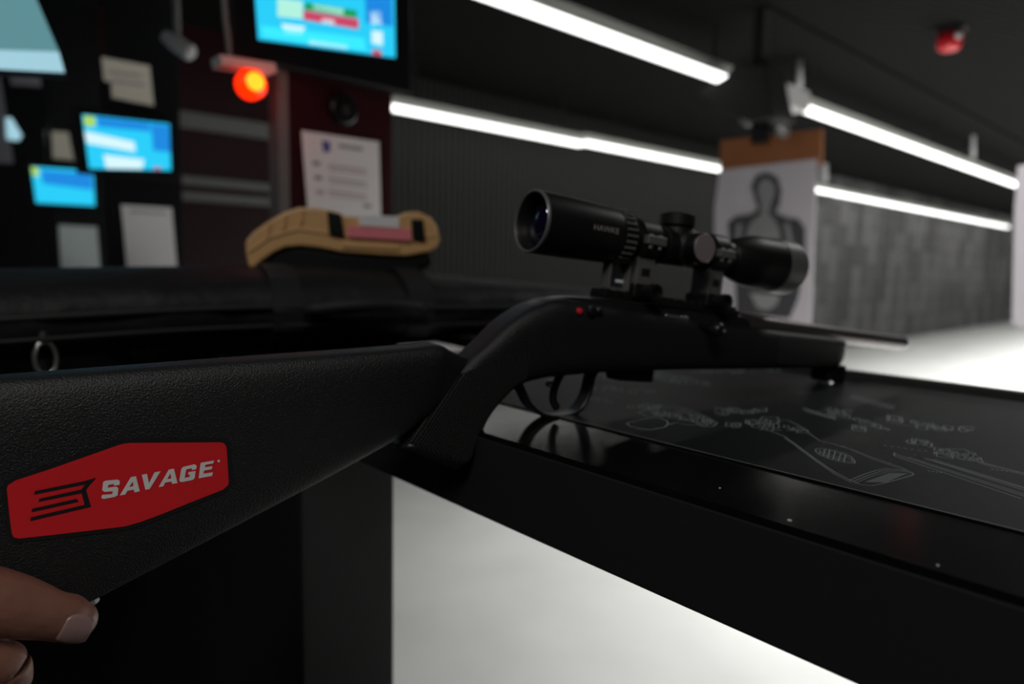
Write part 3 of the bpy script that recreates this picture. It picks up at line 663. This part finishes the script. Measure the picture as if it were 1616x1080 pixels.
EM = [[(315,537),(760,447),(860,418),(775,474),(305,568)], [(862,418),(790,497),(768,532),(730,522),(772,470)], [(355,605),(735,522),(770,530),(755,550),(345,632)],
      [(730,548),(772,528),(815,677),(765,685)], [(278,772),(760,660),(815,677),(270,805)], [(290,695),(690,606),(705,632),(282,725)]]
bmj = None
ems = [decal('emblem', [c1(p)], 'st_black', stk, 0.0010) for p in EM]
LET = [[c1([(925,458),(945,445),(1052,435),(1074,446),(1072,482),(1022,490),(1020,474),(972,483),(965,507),(1045,498),(1062,515),(1055,575),(1030,590),(930,609),(908,600),(915,572),(1005,565),(1013,540),(938,545),(917,530)])],
       [c2([(50,578),(150,413),(195,404),(230,540),(183,550),(177,525),(118,536),(102,568)]), c2([(136,502),(166,452),(174,492)])],
       [c2([(248,392),(294,383),(312,468),(362,370),(417,360),(318,520),(280,527)])],
       [c2([(398,503),(490,345),(535,337),(568,466),(520,474),(514,452),(457,462),(442,495)]), c2([(475,432),(505,380),(512,424)])],
       [c2([(585,440),(600,345),(615,322),(720,298),(740,310),(735,342),(693,350),(698,333),(645,345),(632,420),(675,412),(680,390),(662,392),(666,368),(730,358),(722,420),(705,438),(605,458),(588,452)])],
       [c2([(775,285),(895,264),(888,290),(817,303),(812,325),(880,315),(874,342),(806,355),(800,382),(884,370),(878,402),(757,424)])]]
for L in LET: decal('letter', L, 'st_white', stk, 0.0010)
decal('trademark_dot', [c2([(937 + 12 * cos(2 * pi * k / 10), 269 + 12 * sin(2 * pi * k / 10)) for k in range(10)])], 'st_white', stk, 0.0010)
# receiver: rounded steel top over the stock
rec, _ = ties_loft([cm5(-5.2, 8.6, -4.6, 6, .8), cm5(-3.6, 9.5, -3.2, 6.5, 1.35), cm5(-1.2, 10.15, -1.2, 7, 1.6), cm5(2, 10.35, 2, 7, 1.65), cm5(8, 10.4, 8, 7, 1.65), cm5(17, 10.5, 17, 7, 1.65), cm5(20.6, 10.45, 20.6, 7.5, 1.6), cm5(21.0, 10.2, 21, 8, 1.3)], 'metal', exps=(.6, .6))
obj('receiver', rec, 'metal', rifle, local=True, smooth=True)
bm = bmesh.new(); lathe(bm, cm5(19.5, 9.85, 0), (1, 0, 0), [(0, .0105), (.02, .0105), (.05, .0095), (.10, .0090), (.312, .0083), (.3148, .0078), (.315, .004)], 40); obj('barrel', bm, 'barrel', rifle, local=True, smooth=True)
bm = bmesh.new(); lathe(bm, cm5(50.95, 9.85, 0), (1, 0, 0), [(0, .0035), (.0006, .0035)], 16); obj('muzzle_bore', bm, 'st_black', rifle, local=True)
# ejection port, bolt handle, safety
bm = bmesh.new(); box(bm, cm5(9.0, 9.0, 1.2), cm5(16.5, 9.95, 1.66)); obj('ejection_port', bm, 'st_black', rifle, local=True, bevel=.001)
bm = bmesh.new(); box(bm, cm5(9.3, 9.25, 1.5), cm5(12.2, 9.75, 1.72)); obj('bolt', bm, 'steel', rifle, local=True, bevel=.001)
bm = bmesh.new(); lathe(bm, cm5(13.4, 9.1, 1.5), (0.15, -.1, 1), [(0, .0035), (.016, .0032), (.018, .0065), (.026, .0068), (.029, .004)], 20); obj('bolt_handle', bm, 'metal', rifle, local=True, smooth=True)
bm = bmesh.new(); lathe(bm, cm5(14.6, 9.0, 1.6), (0, 0, 1), [(0, .003), (.012, .003), (.013, .002)], 14); obj('port_screw', bm, 'steel', rifle, local=True)
q = Q(912, 491, .021); bm = bmesh.new(); lathe(bm, (q[0], q[1], .0185), (0, 0, 1), [(0, .0026), (.006, .0024), (.0065, .001)], 16); obj('safety_dot', bm, 'red_dot', rifle, local=True, label='red safety dot')
for (x, y, r) in ((930, 491, .0042), (941, 490, .003)):
    q = Q(x, y, .021); bm = bmesh.new(); lathe(bm, (q[0], q[1], .0175), (0, 0, 1), [(0, r), (.008, r), (.009, r * .6)], 18); obj('safety_lever', bm, 'metal', rifle, local=True)
# trigger guard: bowed strap, trigger
gp = [Q(*p) for p in ((812, 592), (822, 618), (834, 640), (852, 653), (875, 657), (900, 652), (915, 638), (925, 618), (930, 596), (936, 584))]
bm = bmesh.new()
gpts = catmull(gp, 5)
ring = []
for i, (a, u) in enumerate(gpts):
    p = Vector((a, u, 0)); d = (Vector((*gpts[min(i + 1, len(gpts) - 1)], 0)) - Vector((*gpts[max(i - 1, 0)], 0))).normalized(); nn = Vector((-d.y, d.x, 0)) * .0016
    ring.append([p + nn + Vector((0, 0, .007)), p - nn + Vector((0, 0, .007)), p - nn - Vector((0, 0, .007)), p + nn - Vector((0, 0, .007))])
ring_loft(bm, ring); obj('trigger_guard', bm, 'metal', rifle, local=True, bevel=.0008)
tp = catmull([Q(*p) for p in ((888, 586), (880, 600), (874, 618), (873, 632), (879, 644))], 5)
bm = bmesh.new(); tube(bm, [(a, u, 0) for a, u in tp], [.0034] * len(tp), 12); obj('trigger', bm, 'metal', rifle, local=True, smooth=True)
bm = bmesh.new(); q = Q(866, 606); lathe(bm, (q[0], q[1], -.001), (0, 0, 1), [(0, .0028), (.004, .0028), (.0055, .001)], 14); obj('trigger_pin', bm, 'steel', rifle, local=True, smooth=True)
bm = bmesh.new(); box(bm, cm5(5.4, 3.4, -1.0), cm5(9.5, 4.9, 1.0)); obj('magazine', bm, 'blackp', rifle, local=True, bevel=.002)
# front rest block and swivel studs
a = RWI @ hZ(1285, 600, MT); 
bm = bmesh.new(); box(bm, (a.x - .022, a.y + .0015, -.012), (a.x + .010, .0655, .012)); obj('front_rest', bm, 'blackp', rifle, local=True, bevel=.003)
bm = bmesh.new(); s0 = Q(1295, 603); lathe(bm, (s0[0], s0[1], .0), (0, 0, 1), [(-.003, .003), (.013, .003), (.015, .0015)], 14); obj('swivel_stud', bm, 'steel', rifle, local=True)
bm = bmesh.new(); s0 = Q(139, 948); tube(bm, [(s0[0] - .004, s0[1] + .012, 0), (s0[0] + .001, s0[1] - .002, 0)], [.004, .0055], 14); obj('swivel_stud', bm, 'lightgrey', rifle, local=True)
# ---------------------------------------------------------------- scope
SU = 0.158
scope = obj('scope', lathe(bmesh.new(), (0, SU, 0), (1, 0, 0), [(.045, .0150), (.05, .0152), (.180, .0152), (.183, .0178), (.205, .0240), (.215, .0258), (.242, .0262), (.244, .0268), (.272, .0270), (.2735, .0262)], 56), 'alloy', rifle, local=True, smooth=False)
for f in scope.data.polygons: f.use_smooth = True
def sl(name, prof, m, n=56, smooth=True, caps=True):
    o = obj(name, lathe(bmesh.new(), (0, SU, 0), (1, 0, 0), [(t * c_, r * c_) for t, r in prof], n, caps), m, scope, local=True); 
    if smooth:
        for f in o.data.polygons: f.use_smooth = True
    md = o.modifiers.new('e', 'EDGE_SPLIT'); md.split_angle = radians(30)
    return o
WM[scope.name] = RW
md = scope.modifiers.new('e', 'EDGE_SPLIT'); md.split_angle = radians(30)
# eyepiece with a hollow rear end
x_, n_ = None, 56
sl('eyepiece', [(-3.6, 2.02), (-4.55, 2.16), (-4.72, 2.25), (-4.78, 2.38), (-4.7, 2.5), (-4.3, 2.52), (-1.0, 2.5), (2.2, 2.42), (3.2, 2.34), (3.3, 2.2), (3.35, 2.2)], 'alloy', caps=False)
sl('eyepiece_rim', [(-4.72, 2.30), (-4.86, 2.36), (-4.88, 2.46), (-4.78, 2.54), (-4.6, 2.545)], 'alloy_grey', caps=False)
o = sl('ocular_lens', [(-3.55, 2.03), (-3.85, 1.6), (-4.05, 1.0), (-4.12, .5), (-4.14, .01)], 'lens', caps=False)
zr = [(3.3, 2.0), (3.35, 2.3), (4.6, 2.25), (4.7, 2.05), (5.3, 1.75), (5.5, 1.53)]
sl('zoom_ring', zr, 'alloy')
bm = bmesh.new()
for k in range(28):
    a = 2 * pi * k / 28; cpt = Vector((.034, SU + .0232 * cos(a), .0232 * sin(a)))
    tube(bm, [cpt, cpt + Vector((.011, 0, 0))], .0012, 6)
obj('zoom_knurl', bm, 'alloy_grey', scope, local=True)
sl('objective_band', [(24.6, 2.68), (24.7, 2.74), (27.1, 2.76), (27.2, 2.70)], 'alloy_grey')
scope.rotation_euler = (0, 0, 0.011)
sl('objective_lens', [(26.6, .01), (26.7, 1.5), (27.37, 2.45)], 'lens')
# turrets
bm = bmesh.new(); lathe(bm, cm5(11.1, 15.8 + 1.0, 0), (0, 1, 0), [(0, .017), (.007, .0165), (.009, .013), (.010, .0165), (.0195, .0165), (.0205, .0150)], 36); obj('elevation_turret', bm, 'alloy', scope, local=True)
bm = bmesh.new(); lathe(bm, cm5(11.6, 15.8, 0.9), (0, 0, 1), [(0, .0165), (.007, .0165), (.010, .0125), (.0115, .0135), (.0225, .0135), (.0232, .0128)], 36); obj('windage_turret', bm, 'alloy', scope, local=True)
bm = bmesh.new(); lathe(bm, cm5(11.6, 15.8, 0.9 + 2.32), (0, 0, 1), [(0, .0128), (.0006, .0124), (.0008, .001)], 36); obj('turret_cap_face', bm, 'face_grey', scope, local=True) 
sl('saddle', [(9.0, 1.5), (9.1, 1.75), (13.9, 1.75), (14.0, 1.5)], 'alloy')
# rings and base
def scope_ring(a0, a1):
    r = sl('mount_ring', [(a0, 1.5), (a0 + .05, 1.95), (a1 - .05, 1.95), (a1, 1.5)], 'alloy', 40)
    bm = bmesh.new(); box(bm, cm5(a0, 11.9, -1.15), cm5(a1, 14.4, 1.15)); box(bm, cm5(a0 - .1, 15.4, 1.6), cm5(a1 + .1, 16.2, 2.25)); box(bm, cm5(a0 - .1, 15.4, -2.25), cm5(a1 + .1, 16.2, -1.6))
    obj('ring_foot', bm, 'alloy_grey', scope, local=True, bevel=.0012)
    bm = bmesh.new()
    for aa in (a0 + .45, a1 - .45): lathe(bm, cm5(aa, 15.1, 1.93), (0, 1, 0), [(0, .0022), (.012, .0022), (.0125, .001)], 12)
    obj('ring_screw', bm, 'steel', scope, local=True)
    bm = bmesh.new(); box(bm, cm5(a0 + .5, 12.7, 1.1), cm5(a1 - .5, 13.4, 1.2)); obj('ring_slot', bm, 'st_black', scope, local=True, bevel=.001)
    bm = bmesh.new(); box(bm, cm5(a0 - .3, 10.7, -1.45), cm5(a1 + .3, 12.0, 1.45)); obj('ring_clamp', bm, 'alloy', scope, local=True, bevel=.002)
    bm = bmesh.new(); lathe(bm, cm5((a0 + a1) / 2, 11.35, 1.4), (0, 0, 1), [(0, .0065), (.008, .0065), (.009, .0075), (.014, .0075), (.0145, .005), (.012, .0045), (.012, .001)], 24); obj('clamp_knob', bm, 'alloy', scope, local=True)
scope_ring(5.9, 7.9); scope_ring(14.9, 16.8)
bm = bmesh.new(); box(bm, cm5(2.6, 10.45, -1.05), cm5(19.6, 10.95, 1.05))
for k in range(16): box(bm, cm5(2.7 + k * 1.05, 10.9, -1.05), cm5(3.25 + k * 1.05, 11.25, 1.05))
obj('rail', bm, 'alloy', rifle, local=True, bevel=.0006)
# little framed bubble level in front of the ocular side
bm = bmesh.new(); L_ = cm5(4.9, 12.1, 0); R_ = cm5(6.9, 14.0, 0)
box(bm, cm5(3.1, 11.1, -.2), cm5(3.35, 13.9, .9)); box(bm, cm5(5.25, 11.1, -.2), cm5(5.5, 13.9, .9)); box(bm, cm5(3.1, 13.65, -.2), cm5(5.5, 13.95, .9)); box(bm, cm5(3.1, 11.1, -.2), cm5(5.5, 11.4, .9))
obj('level_frame', bm, 'alloy_grey', scope, local=True, bevel=.0006)
bm = bmesh.new(); box(bm, cm5(3.35, 11.4, -.2), cm5(5.25, 13.65, .2)); obj('level_window', bm, 'lens', scope, local=True)
bm = bmesh.new(); box(bm, cm5(4.4, 11.9, .2), cm5(5.2, 12.15, .3)); obj('level_vial', bm, 's_pale2', scope, local=True) if 's_pale2' in M else obj('level_vial', bm, 'paper_dim', scope, local=True)
# scope maker's name on the eyepiece
tcv = bpy.data.curves.new('txt', 'FONT'); tcv.body = 'HAWKE'; tcv.size = 1.0; tcv.extrude = 0
to = bpy.data.objects.new('txt', tcv); COL.objects.link(to)
dg = bpy.context.evaluated_depsgraph_get(); tme = bpy.data.meshes.new_from_object(to.evaluated_get(dg))
bm = bmesh.new(); bm.from_mesh(tme); bpy.data.objects.remove(to)
ys = [v.co.y for v in bm.verts]; xs = [v.co.x for v in bm.verts]
for v in bm.verts:
    u = (v.co.x - min(xs)) / (max(xs) - min(xs)); h = (v.co.y - min(ys)) / (max(ys) - min(ys)) - .5
    ang = radians(90 - 3) - h * .0045 / .025; rr_ = .02515
    v.co = Vector((-.0035 + u * .026, SU + rr_ * cos(ang), rr_ * sin(ang)))
obj('maker_name', bm, 'grey_print', scope, local=True)

# ================================================================ HAND
hand_root = thing('person', "person's bare hand pinching the toe of the rifle stock from below", 'person', hit(20, 960, P1 + NR * .034, NR))
def HP(x, y, w): return hit(x, y, P1 + NR * w, NR)
bm = bmesh.new()
def digit(pts, n=20):
    P = []; 
    C_ = catmull([(*HP(x, y, w), r) for x, y, w, r in pts], 5)
    p0 = Vector(C_[-1][:3]); d = (p0 - Vector(C_[-2][:3])).normalized(); r0 = C_[-1][3]
    pts_ = [Vector(c[:3]) for c in C_]; rs = [c[3] for c in C_]
    for a in (25, 50, 72, 86): pts_.append(p0 + d * r0 * sin(radians(a)) * .9); rs.append(r0 * cos(radians(a)))
    d2 = (pts_[0] - pts_[1]).normalized(); P_ = []; R_ = []
    for a in (80, 45): P_.append(pts_[0] + d2 * rs[0] * sin(radians(a))); R_.append(rs[0] * cos(radians(a)))
    tube(bm, P_ + pts_, R_ + rs, n)
K = 0.000332
digit([(-230, 985, .030, .021), (-130, 945, .034, .0205), (-60, 944, .036, .0185), (0, 952, .036, .0168), (45, 963, .036, .0152), (82, 972, .0355, .0130), (108, 976, .035, .0126), (124, 980, .0345, .0105)])
digit([(-250, 1060, .010, .018), (-150, 1050, .028, .0135), (-70, 1042, .036, .0135), (-20, 1046, .037, .0130), (8, 1052, .036, .0118), (16, 1078, .032, .0102), (4, 1108, .026, .0095)])
digit([(-260, 1110, .0, .017), (-160, 1140, .024, .0125), (-90, 1140, .032, .012), (-50, 1145, .032, .011), (-44, 1180, .026, .0100), (-60, 1206, .018, .0090)])
digit([(-270, 1160, -.008, .015), (-190, 1210, .018, .0115), (-130, 1215, .026, .011), (-100, 1225, .026, .010), (-100, 1262, .018, .0092)])
digit([(-290, 1200, -.014, .013), (-240, 1270, .010, .0105), (-200, 1280, .018, .0095), (-180, 1300, .016, .0085)])
# palm and wrist
for a_, b_, r in (((-300, 1010, -.005), (-240, 1000, .028), .024), ((-320, 1080, -.02), (-260, 1080, .008), .026), ((-340, 1150, -.024), (-270, 1160, -.004), .024), ((-360, 1060, -.01), (-620, 1200, -.02), .030), ((-340, 1020, -.002), (-230, 985, .028), .022)):
    A_ = HP(*a_); B_ = HP(*b_); d = (B_ - A_).normalized()
    tube(bm, [A_ - d * r * .8, A_ - d * r * .5, A_, (A_ + B_) / 2, B_, B_ + d * r * .5, B_ + d * r * .8], [r * .4, r * .85, r, r, r, r * .85, r * .4], 20)
hand = obj('hand', bm, 'skin', hand_root)
md = hand.modifiers.new('r', 'REMESH'); md.mode = 'VOXEL'; md.voxel_size = 0.0011; md.use_smooth_shade = True
md = hand.modifiers.new('s', 'SMOOTH'); md.factor = 0.5; md.iterations = 5
# thumb nail: a thin curved plate set on the tip
nc = HP(122, 984, .0475)
bm = bmesh.new()
tipc = HP(112, 977, .035); rn = .0133
axis = (HP(140, 984, .035) - HP(90, 973, .035)).normalized()
nout = (CAMP - tipc).normalized(); nout = (nout + (HP(118, 1010, .035) - HP(118, 970, .035)).normalized() * .5); nout = (nout - axis * nout.dot(axis)).normalized()
side = axis.cross(nout).normalized()
rows = []
for i in range(9):
    u = i / 8; row = []
    half = radians(42) * (1 - abs(2 * u - 1) ** 3 * .35)
    for k in range(9):
        a = -half + 2 * half * k / 8
        rad = .01335 - .0035 * max(0, u - .35) ** 1.3
        p = tipc + axis * (-.004 + .0145 * u) + (nout * cos(a) + side * sin(a)) * rad
        row.append(bm.verts.new(p))
    rows.append(row)
for r0, r1 in zip(rows, rows[1:]):
    for k in range(8): bm.faces.new((r0[k], r0[k + 1], r1[k + 1], r1[k]))
nl = obj('nail', bm, 'nail', hand, smooth=True); md = nl.modifiers.new('s', 'SOLIDIFY'); md.thickness = .0007
